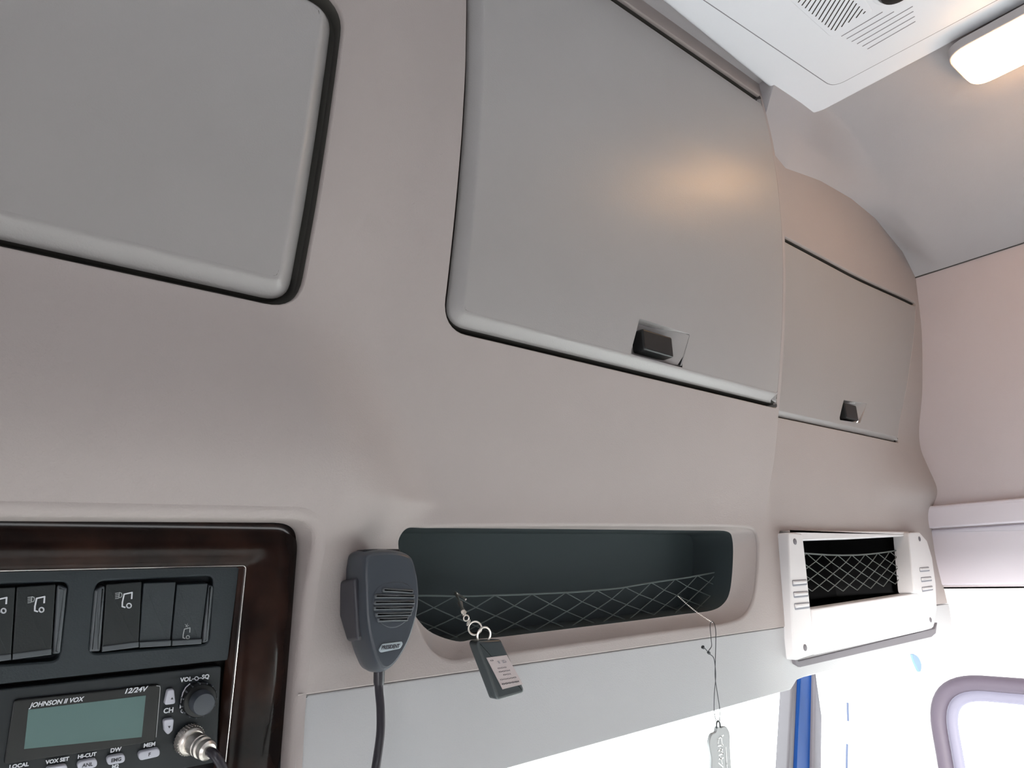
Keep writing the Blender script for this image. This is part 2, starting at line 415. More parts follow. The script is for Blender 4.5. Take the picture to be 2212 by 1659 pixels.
NZX = [p[0] for p in NQ]; NZZ = [p[2] for p in NQ]
net('cargo_net', Bp[:, 0].min() + .012, Bp[:, 0].max() - .002, lambda x, z: .546 - .006 * math.sin((x - .3) * 6), lambda x: float(np.interp(x, NZX, NZZ)), 4, .045, .0082, con, M['netn'], .0006)

mb = MB(); box(mb, (-1.0, .645, -.06), (1.39, .65, .72)); box(mb, (.19, .52, -.3), (.235, .53, .0)); box(mb, (XW - .02, .52, -.0), (XW + .03, .64, .10)); mb.build('backing', M['binblack'], con, smooth=False)
# locker doors
def make_door(P, bev, dep, hole=None, dy=0.0, sides=None):
    t = thing('locker_door', (0, 0, 0), None, None)
    t.parent = con; t.matrix_basis = PM(con).inverted() @ Matrix.Translation((float(P[:, 0].mean()), .46, float(P[:, 1].min())))
    mb = MB(); P = densify(P, .006); wt = np.ones((len(P), 1)) if sides is None else side_w(P, sides == 'both'); inner = P - onorm(P) * bev * wt
    Sd = lambda x, z: S(np.minimum(x, .8495) if P[:, 0].max() < .85 else np.maximum(x, .853), z) + dy
    lo = inner.min(0) - .006; hi = inner.max(0) + .006; tr = [(inner, True)]
    if hole is not None: tr.append((hole, False))
    patch(mb, np.arange(lo[0], hi[0], .003), np.arange(lo[1], hi[1], .003), Sd, tr)
    pr = [(0, 0)] + [(bev * f_, dep * g_) for f_, g_ in ((.10, .01), (.2, .06), (.32, .16), (.5, .38), (.7, .62), (.85, .80), (.95, .93), (1.0, 1.1))] 
    rim(mb, inner, Sd, pr, wts=wt)
    ml = MB(); rim(ml, inner, Sd, [(bev, dep * 1.1), (bev * .985, .024)], wts=wt); ml.build('edge_shade', M['gapgrey'], t)  # edge wall coloured dark to stand in for the gap's shade
    return t, mb, Sd
def latch(t, mb, Sd, q, bx):
    """pocket that is deep on the left and ramps out to the right, with a black push button"""
    n = len(q); x0, x1 = q[:, 0].min(), q[:, 0].max(); y = Sd(q[:, 0], q[:, 1]); dep = .011 * (1 - ss(.35, 1.0, (q[:, 0] - x0) / (x1 - x0))) + .0003
    top = [(q[i][0], y[i], q[i][1]) for i in range(n)]
    Q2 = q * .97 + q.mean(0) * .03
    bot = [(Q2[i][0], y[i] + dep[i], Q2[i][1]) for i in range(n)]
    loft(mb, [top, [(.4 * a[0] + .6 * b[0], a[1] * .7 + b[1] * .3, .4 * a[2] + .6 * b[2]) for a, b in zip(top, bot)], bot], cap=False)
    # pocket floor as a fan of strips across x
    cx = np.linspace(Q2[:, 0].min(), Q2[:, 0].max(), 14); vs = []; fs = []
    for x in cx:
        zz = []
        for i in range(n):
            a, b = Q2[i], Q2[(i + 1) % n]
            if (a[0] - x) * (b[0] - x) <= 0 and abs(a[0] - b[0]) > 1e-9: zz.append(a[1] + (b[1] - a[1]) * (x - a[0]) / (b[0] - a[0]))
        if not zz: continue
        u = (x - x0) / (x1 - x0); d = .011 * (1 - float(ss(.35, 1.0, u))) + .0003
        for z in (min(zz), max(zz)): vs.append((x, float(Sd(x, z)) + d, z))
    for i in range(len(vs) // 2 - 1): fs.append((2 * i, 2 * i + 1, 2 * i + 3, 2 * i + 2))
    mb.add(vs, fs)
    bo = rpoly([(bx[0], bx[2]), (bx[1], bx[2] - .001), (bx[1], bx[3] - .001), (bx[0], bx[3])], .003, 4)
    yb = float(Sd((bx[0] + bx[1]) / 2, (bx[2] + bx[3]) / 2))
    return bo, yb
t1, mb, _ = make_door(grow(door1, -.0018), .0135, .0105, dy=-.001); mb.build('door_panel', M['door'], t1)
def q4(pts, y): return np.array([(onY(u, v, y)[0], onY(u, v, y)[2]) for u, v in pts])
hole2 = densify(rpoly(q4([(1376, 690), (1370, 764), (1481, 788), (1487, 724)], .462), .0012, 3), .003)
t2, mb, Sd = make_door(growv(door2, -.0018), .0125, .0100, hole=hole2, dy=-.001, sides='right')
b4 = q4([(1384, 706), (1453, 772)], .462)
bo, yb = latch(t2, mb, Sd, hole2, (b4[0][0], b4[1][0], b4[1][1], b4[0][1] - .002))
mb.build('door_panel', M['door'], t2)
l = plate(MB(), bo, yb + .012, yb - .0035, .0022, 4, to3=lambda a, b, c: (a, c, b)).build('latch_button', M['black'], t2); tag(l, 'black push latch button')
hole3 = densify(rpoly(q4([(1827, 863), (1823, 905), (1868, 912), (1877, 871)], .487), .001, 3), .003)
t3, mb, Sd = make_door(door3, .008, .0065, hole=hole3, sides='both')
b4 = q4([(1828, 866), (1860, 907)], .486)
bo, yb = latch(t3, mb, Sd, hole3, (b4[0][0], b4[1][0], b4[1][1], b4[0][1] - .001))
mb.build('door_panel', M['door'], t3)
l = plate(MB(), bo, yb + .012, yb - .003, .002, 4, to3=lambda a, b, c: (a, c, b)).build('latch_button', M['black'], t3); tag(l, 'black push latch button')

# ------------------------------------------------------------------ valance below the console
mb = MB()
val = densify(rpoly([(.2125, -.30), (.40, -.1575), (.838, -.1475), (.853, -.137), (.885, -.137), (.90, -.122), (XW, -.122), (XW, -.0775), (.2125, -.0775)], [0, 0, .006, .008, .004, 0, 0, 0, .002], 4), .008)
val = densify(rpoly([(.2125, -.157), (.838, -.1475), (.853, -.1385), (.872, -.137), (1.2, -.135), (XW, -.135), (XW, -.0775), (.2125, -.0775)], [0, .006, .006, .004, 0, 0, 0, .002], 4), .008)
SV = lambda x, z: .5012 + (-.0775 - z) * .03 + 0 * x
patch(mb, np.arange(.20, XW + .01, .006), np.arange(-.165, -.07, .006), SV, [(val, True)])
rim(mb, val, SV, [(0, 0), (.0008, .0004), (.0012, .0015), (.0012, .03)])
tag(mb.build('trim_1', M['valance']), 'smooth grey valance strip along the top of the windscreen', None, kind='structure')

# ------------------------------------------------------------------ side wall
def wall_prism(name, yz, xa, xb, m, parent=None, r=.002):
    mb = MB(); P = rpoly(yz, r, 4) if r else np.array(yz, float); plate(mb, P, xb, xa, min(r, .003) or 0.0005, 3, to3=lambda a, b, c: (c, a, b)); return mb.build(name, m, parent)
def yz(u, v, x=XW): p = onX(u, v, x); return (p[1], p[2])
# door window opening in the side wall (rounded front top corner)
wo = [yz(2040, 1659), yz(2046, 1590), yz(2078, 1524), yz(2125, 1492), yz(2212, 1478)]
zt = wo[-1][1]; yl = wo[0][0]
win_out = rpoly([(yl + .003, -.62), (yl, zt), (-.45, zt + .005), (-.45, -.62)], [.05, .085, .05, .05], 12)
wr = thing('wall_right', (XW, 0, 0), 'pinkish grey side lining with a ledge above the passenger door', None, kind='structure')
wall_prism('lining', [(.60, .53), (.60, -.052), (-1.3, -.052), (-1.3, .53)], XW, XW + .03, M['wall'], wr, 0)
wall_prism('ledge', [(.513, .088), (.513, .050), (-1.3, .050), (-1.3, .088)], XW - .012, XW + .03, M['ledge'], wr, .004)
wall_prism('lower_rail', [(.511, .0475), (.511, -.046), (-1.3, -.046), (-1.3, .0475)], XW - .004, XW + .03, M['ledge'], wr, .004)
# door frame round the window
mb = MB(); N = 0
outer = rpoly([(.62, -1.3), (.62, -.049), (-1.3, -.049), (-1.3, -1.3)], 0)
w_d = densify(win_out, .02)
mbx = MB()
patch(mbx, np.arange(-1.3, .65, .02), np.arange(-1.3, -.03, .0125), lambda a, b: XW + 0 * a, [(densify(outer, .02), True), (w_d, False)], h=.02)
mbx.v = [(y, x, z) for (x, y, z) in mbx.v]
mbx.build('door_frame', M['trimwhite'], wr)
w1 = thing('window_1', (XW, 0, -.3), 'passenger door window with thick lavender rounded seal', None, kind='structure')
def ring(mb, P, x0, prof_, cl=True):
    n = onorm(P); loops = [[(x0 + d, (P[i] + n[i] * o)[0], (P[i] + n[i] * o)[1]) for i in range(len(P))] for o, d in prof_]; loft(mb, loops); return mb
half = [(.012 * math.cos(a) , -.010 * math.sin(a)) for a in np.linspace(0, math.pi, 9)]
ring(MB(), w_d, XW, [(o - .004, d) for o, d in half]).build('seal', M['seal'], w1)
half2 = [(.009 * math.cos(a), -.006 * math.sin(a)) for a in np.linspace(0, math.pi, 9)]
ring(MB(), grow(w_d, -.0235), XW + .004, half2).build('inner_seal', M['seal2'], w1)
mbg = MB(); plate(mbg, grow(w_d, -.015), XW + .012, XW + .009, .0005, 1, to3=lambda a, b, c: (c, a, b)); mbg.build('glass', M['glass'], w1)

# ------------------------------------------------------------------ pillar trim and windscreen
pil = thing('trim_2', (1.1, .55, -.4), 'white windscreen pillar trim beside the passenger door', None, kind='structure')
onp_ = lambda P, y: np.array([(onY(u, v, y)[0], onY(u, v, y)[2]) for u, v in P])
PX0 = float(onY(1779, 1560, .60)[0])
mb = MB(); cols = []
for s in np.linspace(0, 1, 14):
    x = PX0 + (XW - PX0) * s; y = .602 - .012 * s - .004 * math.sin(math.pi * s)
    cols.append([(x, y + .0 * t, -.10 - t * 1.1) for t in np.linspace(0, 1, 6)])
loft(mb, cols, closed=False); 
mb.build('pillar_panel', M['trimwhite'], pil)
# thin split line with its rubber lip
pts = [onY(u, v, .572) for u, v in [(1846, 1462), (1848, 1520), (1849, 1560), (1847, 1610), (1846, 1700), (1843, 1800)]]
for k_ in range(len(pts) - 1):
    if k_ in (0, 2): continue
    tube(MB(), [pts[k_] + np.array([0, .012, 0]), pts[k_ + 1] + np.array([0, .012, 0])], .0016, 6).build('seam_lip', M['seam'], pil)
cl = catmull(onp_([(1972, 1414), (1984, 1418), (1992, 1436), (1989, 1452), (1981, 1440)], .500), 5)
plate(MB(), cl, .504, .5005, .001, 3, to3=lambda a, b, c: (a, c, b)).build('trim_clip', M['blueclip'], bpy.data.objects['trim_1'])
ps = thing('trim_3', (.86, .62, -.3), 'blue painted windscreen pillar outside the glass with grey rubber seals', None, kind='structure')
def strip(name, top, bot, y, th, m, parent):
    P = np.array([(onY(*top[0], y)[0], onY(*top[0], y)[2]), (onY(*top[1], y)[0], onY(*top[1], y)[2]), (onY(*bot[1], y)[0], onY(*bot[1], y)[2]), (onY(*bot[0], y)[0], onY(*bot[0], y)[2])])
    # carry the strip on downwards
    P[2] += (P[2] - P[1]) * 1.2; P[3] += (P[3] - P[0]) * 1.2; P[0] -= (P[3] - P[0]) * .05; P[1] -= (P[2] - P[1]) * .05
    mb = MB(); plate(mb, densify(P, .02), y + th, y, .004, 4, to3=lambda a, b, c: (a, c, b)); return mb.build(name, m, parent)
strip('rubber_seal', [(1712, 1470), (1730, 1470)], [(1702, 1659), (1722, 1659)], .630, .02, M['pillarseal'], ps)
strip('blue_pillar', [(1728, 1440), (1764, 1440)], [(1719, 1659), (1762, 1659)], .626, .03, M['blue'], ps)
strip('rubber_seal', [(1761, 1440), (1778, 1440)], [(1757, 1659), (1776, 1659)], .620, .03, M['pillarseal'], ps)
w2 = thing('window_2', (.2, .68, -.5), 'wide windscreen below the grey valance', None, kind='structure')
mb = MB(); plate(mb, rpoly([(-1.0, -1.0), (1.28, -1.0), (1.28, -.10), (-1.0, -.10)], .03, 6), .664, .660, .001, 1, to3=lambda a, b, c: (a, c, b)); mb.build('glass', M['glass'], w2)

# ------------------------------------------------------------------ roof lining
HZ = .682
def ceil_z(x, y):
    zc = .507 + (HZ - .507) * (1 - ss(.98, XW + .05, x) / float(ss(.98, XW + .05, XW)))
    q = [onY(u, v, .457) for u, v in [(1690, 372), (1764, 400), (1830, 435), (1881, 475), (1940, 545), (1979, 600)]]
    zf = np.interp(x, [.8505, .8530] + [p[0] for p in q[:-1]] + [XW], [HZ, .60] + [p[2] for p in q[:-1]] + [.507])
    b = ss(.398, .458, y)
    return zc * (1 - b) + zf * b
cx = np.concatenate([np.linspace(-1.0, .80, 20), np.linspace(.82, .848, 8), np.linspace(.850, .8535, 6), np.linspace(.857, XW, 140)]); cy = np.concatenate([np.linspace(-1.3, .30, 20), np.linspace(.31, .56, 90)])
X, Y = np.meshgrid(cx, cy); Zc = ceil_z(X, Y); I = np.arange(X.size).reshape(X.shape)
mb = MB(); mb.add(np.stack([X.ravel(), Y.ravel(), Zc.ravel()], 1).tolist(), np.stack([I[:-1, :-1], I[:-1, 1:], I[1:, 1:], I[1:, :-1]], -1).reshape(-1, 4).tolist())
tag(mb.build('ceiling', M['roof']), 'grey roof lining curving down to the side wall', None, kind='structure')
# seam bead between roof lining and side lining
mb = MB(); tube(mb, [(XW - .001, y, .507) for y in np.linspace(-1.3, .455, 20)], .0012, 6); tag(mb.build('trim_4', M['gapgrey']), 'dark seam between roof and side lining', None, kind='structure')

# roof hatch panel
ZH = .668
hatch = thing('roof_hatch', (.3, .1, ZH), 'white plastic roof hatch surround with two slotted grilles', 'roof hatch')
c0 = onZ(1745, 255, ZH); ce = onZ(1425, 0, ZH); cr = onZ(2212, 12, ZH)
fy = (c0[1] + ce[1]) / 2; rx = c0[0] + .006
hp = rpoly([(-.25, ce[1] - .01), (ce[0], ce[1]), (c0[0] + .004, c0[1] + .002), (cr[0], cr[1]), (rx + .01, -.55), (-.25, -.55)], [.03, 0, .034, 0, .03, .03], 8)
plate(MB(), hp, ZH + .035, ZH, .006, 5).build('outer_frame', M['white'], hatch)
# inner cover lies 2 mm proud, a shadow line round it
li = [onZ(1522, 0, ZH), onZ(1780, 170, ZH), onZ(1822, 171, ZH), onZ(2190, -20, ZH)]
ip = rpoly([(-.15, li[0][1] - .006), (li[0][0], li[0][1]), onZ(1800, 188, ZH)[:2], (li[3][0], li[3][1]), (li[3][0] - .005, -.45), (-.15, -.45)], [.03, 0, .020, 0, .03, .03], 8)
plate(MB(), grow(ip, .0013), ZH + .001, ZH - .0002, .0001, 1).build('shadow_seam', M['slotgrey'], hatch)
plate(MB(), ip, ZH, ZH - .0006, .0005, 3).build('inner_cover', M['white'], hatch)
def zz(px, py): return (1700 + px / 6.9125, py / 6.9125)
ZG = ZH - .0008
A0 = [((165, 35), (192, 0)), ((220, 80), (280, 0)), ((270, 120), (353, 0)), ((325, 165), (430, 0)), ((372, 210), (505, 0)), ((425, 245), (575, 0)), ((472, 290), (650, 0)), ((518, 330), (722, 0)), ((565, 370), (790, 0)), ((612, 405), (860, 0)), ((655, 445), (930, 0)), ((715, 455), (995, 5)), ((812, 400), (1040, 45)), ((915, 335), (1085, 90)), ((1030, 265), (1130, 130)), ((1135, 205), (1172, 165))]
gr = thing('grille', (0, 0, 0), None, None); gr.parent = hatch; gr.matrix_basis = PM(hatch).inverted() @ Matrix.Translation(tuple(onZ(1790, 20, ZG)))
def quad_bar(mb, p, q, w, z0, z1):
    p = np.array(p[:2]); q = np.array(q[:2]); d = q - p; L = np.linalg.norm(d); d /= L; nn = np.array([-d[1], d[0]]) * w / 2
    P = rpoly([p - nn, q - nn, q + nn, p + nn], w * .45, 2); plate(mb, P, z0, z1, .0002, 1); return mb
# grille plate with a raised rim, dark backing and slats between the slots
rimq = [onZ(*zz(*p), ZG)[:2] for p in [(60, 20), (640, 545), (760, 520), (1290, 160), (1150, -30), (1100, -400), (-200, -250)]]
plate(MB(), rpoly(rimq, .004, 4), ZH, ZG - .0004, .0012, 3).build('grille_plate', M['white'], gr)
ext = lambda a, b, k: (a[0] + (b[0] - a[0]) * k, a[1] + (b[1] - a[1]) * k)
for (a, b) in A0:
    full = b[1] > 1
    bb = b if full else ext(a, (a[0] + 330 * .76, a[1] - 440 * .98), 1.5)
    if not full: bb = (a[0] + (b[0] - a[0]) * ((a[1] + 330) / max(a[1] - b[1], 1)), -330)
    p, q = onZ(*zz(*a), ZG), onZ(*zz(*bb), ZG)
    quad_bar(MB(), p, q, .00115 * 1.5, ZG, ZG - .0006).build('slot', M['darkslot'], gr, smooth=False)
gr2 = thing('grille', (0, 0, 0), None, None); gr2.parent = hatch; gr2.matrix_basis = PM(hatch).inverted() @ Matrix.Translation(tuple(onZ(1900, 60, ZG)))
for a, b in [((810, 545), (1430, 180)), ((890, 582), (1600, 175)), ((965, 625), (1880, 95)), ((1045, 658), (1890, 170)), ((1125, 695), (1910, 245)), ((1200, 735), (1920, 320))]:
    quad_bar(MB(), onZ(*zz(*a), ZG), onZ(*zz(*b), ZG), .0014, ZG + .0005, ZG - .0001).build('slot', M['slotgrey'], gr2, smooth=False)
dc = onZ(1934, -28, ZG)
dome = thing('dial', (0, 0, 0), None, None); dome.parent = hatch; dome.matrix_basis = PM(hatch).inverted() @ Matrix.Translation(tuple(dc))
mb = MB(); lathe(mb, (dc[0], dc[1], ZG + .0005), (0, 0, -1), [(.0265, 0), (.0265, .002), (.024, .0035), (.0215, .0035), (.0205, .001), (.0, .001)], 40); mb.build('dial_collar', M['white'], dome)
mb = MB(); lathe(mb, (dc[0], dc[1], ZG), (0, 0, -1), [(.0200, 0), (.0200, .006), (.017, .010), (.012, .0115), (0.0001, .012)], 36); tag(mb.build('dial_knob', M['black'], dome), 'black round knob')

# interior lamp
zl = float(ceil_z(1.1, .2)); ZL = zl - .003
lampt = thing('interior_lamp', tuple(onZ(2140, 120, ZL)), 'lit warm orange-white oblong interior lamp on the roof lining', 'lamp')
LP = [onZ(u, v, ZL)[:2] for u, v in [(2064, 128), (2072, 168), (2098, 184), (2212, 132)]]
dirv = np.array(onZ(2212, 88, ZL)[:2]) - np.array(onZ(2110, 140, ZL)[:2]); dirv /= np.linalg.norm(dirv)
p0 = np.array(onZ(2090, 100, ZL)[:2]); p1 = np.array(onZ(2100, 186, ZL)[:2]); ctr = (p0 + p1) / 2
wv = np.array([-dirv[1], dirv[0]]); hwid = abs((p1 - p0) @ wv) / 2
tip = np.array(onZ(2062, 142, ZL)[:2]); tipc = ctr + dirv * ((tip - ctr) @ dirv)
LO = rpoly([tipc - wv * hwid, tipc + wv * hwid, tipc + wv * hwid + dirv * .17, tipc - wv * hwid + dirv * .17], hwid * .55, 8)
plate(MB(), LO, ZL + .004, ZL - .008, .006, 5).build('lens', M['lens'], lampt)
plate(MB(), grow(LO, .0035), zl + .01, ZL + .001, .002, 3).build('bezel', M['roof'], lampt)

# ------------------------------------------------------------------ storage bin in the passenger section
YBn = .494
binn = thing('storage_bin', (1.05, YBn, -.05), 'pale plastic storage bin with netted opening beside the passenger door', 'storage bin')
def onp(pts, y): return np.array([(onY(u, v, y)[0], onY(u, v, y)[2]) for u, v in pts])
YT = lambda a, b, c: (a, c, b)
br = onp([(1703, 1150), (1734, 1153), (1741, 1215), (1761, 1413), (1719, 1427), (1713, 1380), (1706, 1240)], YBn - .004)
def bracket(P, slots, screws, r):
    t = thing('bracket', (0, 0, 0), None, None); t.parent = binn; t.matrix_basis = PM(binn).inverted() @ Matrix.Translation((float(P[:, 0].mean()), YBn, float(P[:, 1].mean())))
    plate(MB(), rpoly(P, r, 4), YBn + .02, YBn - .004, .002, 3, to3=YT).build('bracket_body', M['pale'], t)
    for s in slots: 
        Q = onp(s, YBn - .004)
        plate(MB(), rpoly(Q, .002, 4), YBn - .002, YBn - .0046, .0003, 1, to3=YT).build('finger_groove', M['slotgrey'], t)
        c = Q.mean(0); Q3 = (Q - c) * np.array([.9, .5]) + c + np.array([-.0012, .0006])
        plate(MB(), rpoly(Q3, .001, 3), YBn - .002, YBn - .0062, .001, 3, to3=YT).build('finger_ridge', M['pale'], t)
    for (u, v, ru) in screws:
        c = onY(u, v, YBn - .004); lathe(MB(), (c[0], YBn - .002, c[2]), (0, -1, 0), [(.0040, 0), (.0040, .0024), (.0034, .0028), (.0001, .0028)], 16).build('screw', M['pillarseal'], t)
bracket(br, [[(1711, 1253), (1742, 1251), (1743, 1264), (1712, 1267)], [(1713, 1278), (1745, 1276), (1746, 1289), (1715, 1292)], [(1715, 1303), (1748, 1300), (1749, 1314), (1717, 1318)]], [(1717, 1170, 4), (1739, 1399, 4)], .004)
br2 = onp([(1962, 1150), (1986, 1149), (2003, 1168), (2014, 1205), (2022, 1262), (2024, 1315), (2017, 1355), (1998, 1362), (1989, 1281), (1975, 1282)], YBn - .004)
bracket(br2, [[(1986, 1226), (2006, 1224), (2008, 1234), (1987, 1236)], [(1989, 1247), (2011, 1245), (2013, 1255), (1990, 1258)], [(1991, 1268), (2014, 1265), (2015, 1275), (1992, 1279)]], [(1986, 1164, 3), (2010, 1339, 3)], .005)
fp = onp([(1755, 1316), (1992, 1279), (1999, 1362), (1761, 1415)], YBn)
plate(MB(), rpoly(fp, .003, 4), YBn + .02, YBn, .002, 3, to3=YT).build('front_panel', M['pale'], binn)
tp = onp([(1703, 1146), (1966, 1148), (1962, 1158), (1850, 1164), (1730, 1168)], YBn + .003)
plate(MB(), densify(rpoly(tp, .001, 3), .02), YBn + .02, YBn + .003, .002, 3, to3=YT).build('top_rail', M['pale'], binn)
# liner box behind the opening
x0, x1 = .868, 1.262
mb = MB(); L0 = [(x0, YBn + .012, .036), (x1, YBn + .012, .036), (x1, YBn + .012, -.07), (x0, YBn + .012, -.07)]; L1 = [(p[0], .66, p[2]) for p in L0]; loft(mb, [L0, L1], cap=True); mb.build('liner', M['binblack'], binn, smooth=False)
net('cargo_net', .872, 1.258, lambda x, z: YBn + .018, lambda x: .0185 - .008 * math.sin((x - .87) / .39 * math.pi) - .002, 5, .042, .0080, binn, M['net'], .0007)
# underside shadow lip
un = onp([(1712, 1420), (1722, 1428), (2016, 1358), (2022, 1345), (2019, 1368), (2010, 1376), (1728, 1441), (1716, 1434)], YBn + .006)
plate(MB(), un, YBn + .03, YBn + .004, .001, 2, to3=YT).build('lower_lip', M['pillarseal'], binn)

# ------------------------------------------------------------------ fascia with switches
TILT = .13
zf = .013
fm = Matrix.Translation((0, .500, zf)) @ Matrix.Rotation(math.atan(TILT) , 4, 'X') @ Matrix([[1, 0, 0, 0], [0, 0, -1, 0], [0, 1, 0, 0], [0, 0, 0, 1]])
# local frame of the fascia: a to the right, b up along the panel, c towards the driver
def fl(u, v, c=0.0):
    """photo pixel -> (a, b) on the fascia plane at height c"""
    inv = fm.inverted(); o = inv @ Vector((0, 0, 0)); d = (inv.to_3x3() @ Vector(ray(u, v))); t = (c - o.z) / d.z
    p = o + d * t; return np.array([p.x, p.y])
def fls(pts, c=0.0): return np.array([fl(u, v, c) for u, v in pts])
fasc = thing('switch_fascia', None, 'dark walnut-lacquered fascia frame with slate switch panel, left of the microphone', 'fascia', mtx=fm)
go = fl(648, 1142, .0); gi = fl(530, 1222, -.002); gib = fl(487, 1630, -.002)
outp = [(-.3, fl(0, 1118)[1]), (go[0] + .003, fl(600, 1133)[1]), (fl(640, 1640)[0] + .003, -.30), (-.3, -.30)]
inp = [(-.3, gi[1]), (gi[0], gi[1]), (gib[0], -.26), (-.3, -.26)]
box(MB(), (-.3, -.28, -.06), (gi[0] + .012, gi[1] + .01, -.0155)).build('backing', M['binblack'], fasc, local=True, smooth=False)
Po = rpoly(outp, [0, .020, 0, 0], 10); Pi = rpoly(inp, [0, .003, 0, 0], 10)
mb = MB(); loops = []
for k in range(15):
    t = k / 14; Q = Po + (Pi - Po) * t
    c = -.010 * (1 - t) ** 3 + .006 * math.sin(math.pi * min(1, t * 1.1)) ** .8 * (1 - t * .3) - .0015 * t
    loops.append([(p[0], p[1], c) for p in Q])
loops.append([(p[0] - .0045 * (1 if p[0] > 0 else 0), p[1] - .002, -.009) for p in Pi])
N0 = len(Po); loops = [[L[i] for i in range(N0)] for L in loops]
vs = [p for L in loops for p in L]; fs = []
for r in range(len(loops) - 1):
    for i in range(N0 - 1):
        # only the top run and the right run are modelled
        if i >= N0 - 2: continue
        fs.append((r * N0 + i, r * N0 + i + 1, (r + 1) * N0 + i + 1, (r + 1) * N0 + i))
mb.add(vs, fs); mb.build('walnut_frame', M['walnut'], fasc, local=True, sharp=60)
mb = MB(); tube(mb, [(p[0] + .0003, p[1] + .0002, -.0012) for p in Pi[:-1]], .0003, 6); mb.build('chrome_strip', M['chrome'], fasc, local=True)
CP = -.006
sp_b = fl(485, 1426, CP)[1]
# switch panel plate (bays are sunk frames on it)
bay1 = fls([(203, 1252), (466, 1240), (455, 1395), (188, 1418)], CP); bay0 = fls([(-130, 1262), (154, 1252), (133, 1432), (-150, 1452)], CP)
mb = MB(); swp = densify(np.array([(-.1, sp_b - .001), (gi[0] - .004, sp_b), (gi[0] - .003, gi[1] - .001), (-.1, gi[1] - .001)]), .01)
B1 = rpoly(bay1, .006, 6); B0 = rpoly(bay0, .006, 6)
mbp = MB(); patch(mbp, np.arange(-.105, .18, .002), np.arange(sp_b - .006, gi[1] + .004, .002), lambda x, z: 0 * x + CP, [(swp, True), (B1, False), (B0, False)])
mb.add([(x, z, y) for x, y, z in mbp.v], mbp.f)
for B in (B1, B0):
    n_ = onorm(B); lo_ = []
    for o_2, c_2 in [(0, 0), (-.0006, -.0002), (-.0012, -.0010), (-.0014, -.009)]: lo_.append([tuple(p + n_[i] * o_2) + (CP + c_2,) for i, p in enumerate(B)])
    loft(mb, lo_, cap=True)
mb.build('panel', M['slate'], fasc, local=True)
def rocker(px, top_m, icon=None, end=False, tiltc=0.0, label=None):
    t = thing('rocker_switch', (0, 0, 0), None, None); t.parent = fasc; Q = fls(px, CP); c = Q.mean(0); t.matrix_basis = Matrix.Translation((c[0], c[1], CP))
    q = rpoly(Q - c, .0008, 3)
    mb = MB(); plate(mb, q, -.008, .0012, .0006, 3)
    # rocking face: one half stands higher
    h = (q[:, 1].max() - q[:, 1].min())
    mb.v = [(x, y, z + (tiltc * (y / h) if z > 0 else 0)) for x, y, z in mb.v]
    mb.build('rocker_face', top_m, t, local=True)
    eb = np.array([Q[3] - c, Q[2] - c, (Q[2] - c) * .84 + (Q[1] - c) * .16 * 1, (Q[3] - c) * .84 + (Q[0] - c) * .16 * 1])
    k = .085; eb = np.array([Q[3] - c, Q[2] - c, (Q[2] - c) * (1 - k) + (Q[1] - c) * k, (Q[3] - c) * (1 - k) + (Q[0] - c) * k])
    plate(MB(), eb, 0, .0022, .0006, 2).build('rocker_edge', M['slate3'], t, local=True, smooth=False)
    return t, c
def strokes(mb, segs, f, w):
    for s in segs:
        P = [f(*p) for p in s]
        for a, b in zip(P[:-1], P[1:]):
            a = np.array(a); b = np.array(b); d = b - a; L = np.linalg.norm(d)
            if L < 1e-9: continue
            d /= L; nn = np.array([-d[1], d[0]]) * w / 2; a = a - d * w * .3; b = b + d * w * .3
            mb.add([(*(a - nn), 0), (*(b - nn), 0), (*(b + nn), 0), (*(a + nn), 0)], [(0, 1, 2, 3)])
    return mb
def circ(cx, cy, r, n=12): return [(cx + r * math.cos(2 * math.pi * k / n), cy + r * math.sin(2 * math.pi * k / n)) for k in range(n + 1)]
def icon(t, c, px, py, s, kind, m):
    """lorry outline with lamp rays; px, py is the photo position of its middle, s pixels per unit"""
    f = lambda x, y: fl(px + x * s, py + y * s, CP + .0016) - c
    mb = MB()
    truck = [[(-2, -6), (7, -8), (6.5, -1)], [(-2, -6), (-4, 3), (-4.2, 8), (-1, 9)]]
    strokes(mb, truck, f, .00042 * s); strokes(mb, [circ(3.5, 7, 2.6)], f, .00038 * s)
    o = MB(); o.add([(x, y, z + .00165) for x, y, z in mb.v], mb.f); o.build('icon', m, t, local=True, smooth=False)
    mb = MB()
    if kind == 'lamp':
        strokes(mb, [[(-12, -7 + k * 2), (-8.5, -7.4 + k * 2)] for k in range(4)] + [[(-7.5, -8), (-5, -7.2), (-4.4, -5), (-5.5, -2.5), (-8, -2), (-7.5, -8)]], f, .00024 * s)
    else:
        strokes(mb, [[(-1, -14), (3, -9)], [(3, -14.5), (0, -9)], [(5, -12), (0.5, -10.5)]], f, .0002 * s)
    mb.v = [(x, y, z + .00165) for x, y, z in mb.v]; mb.build('icon', M['printdim'], t, local=True, smooth=False)
t, c = rocker([(229, 1262), (306, 1256), (298, 1397), (219, 1407)], M['slate2'], tiltc=-.0004); icon(t, c, 272, 1295, 1.9, 'lamp', M['print'])
t, c = rocker([(309, 1259), (378, 1256), (367, 1394), (300, 1398)], M['slate'], tiltc=.0025)
t, c = rocker([(381, 1262), (447, 1259), (433, 1390), (370, 1394)], M['slate'], tiltc=.0025); icon(t, c, 401, 1367, 1.35, 'ray', M['printdim'])
t, c = rocker([(36, 1268), (120, 1262), (110, 1413), (26, 1424)], M['slate2'], tiltc=-.0004); icon(t, c, 83, 1304, 1.9, 'lamp', M['print'])
t, c = rocker([(-50, 1272), (33, 1268), (23, 1424), (-60, 1436)], M['slate2'], tiltc=-.0004); icon(t, c, 1, 1306, 1.9, 'lamp', M['print'])
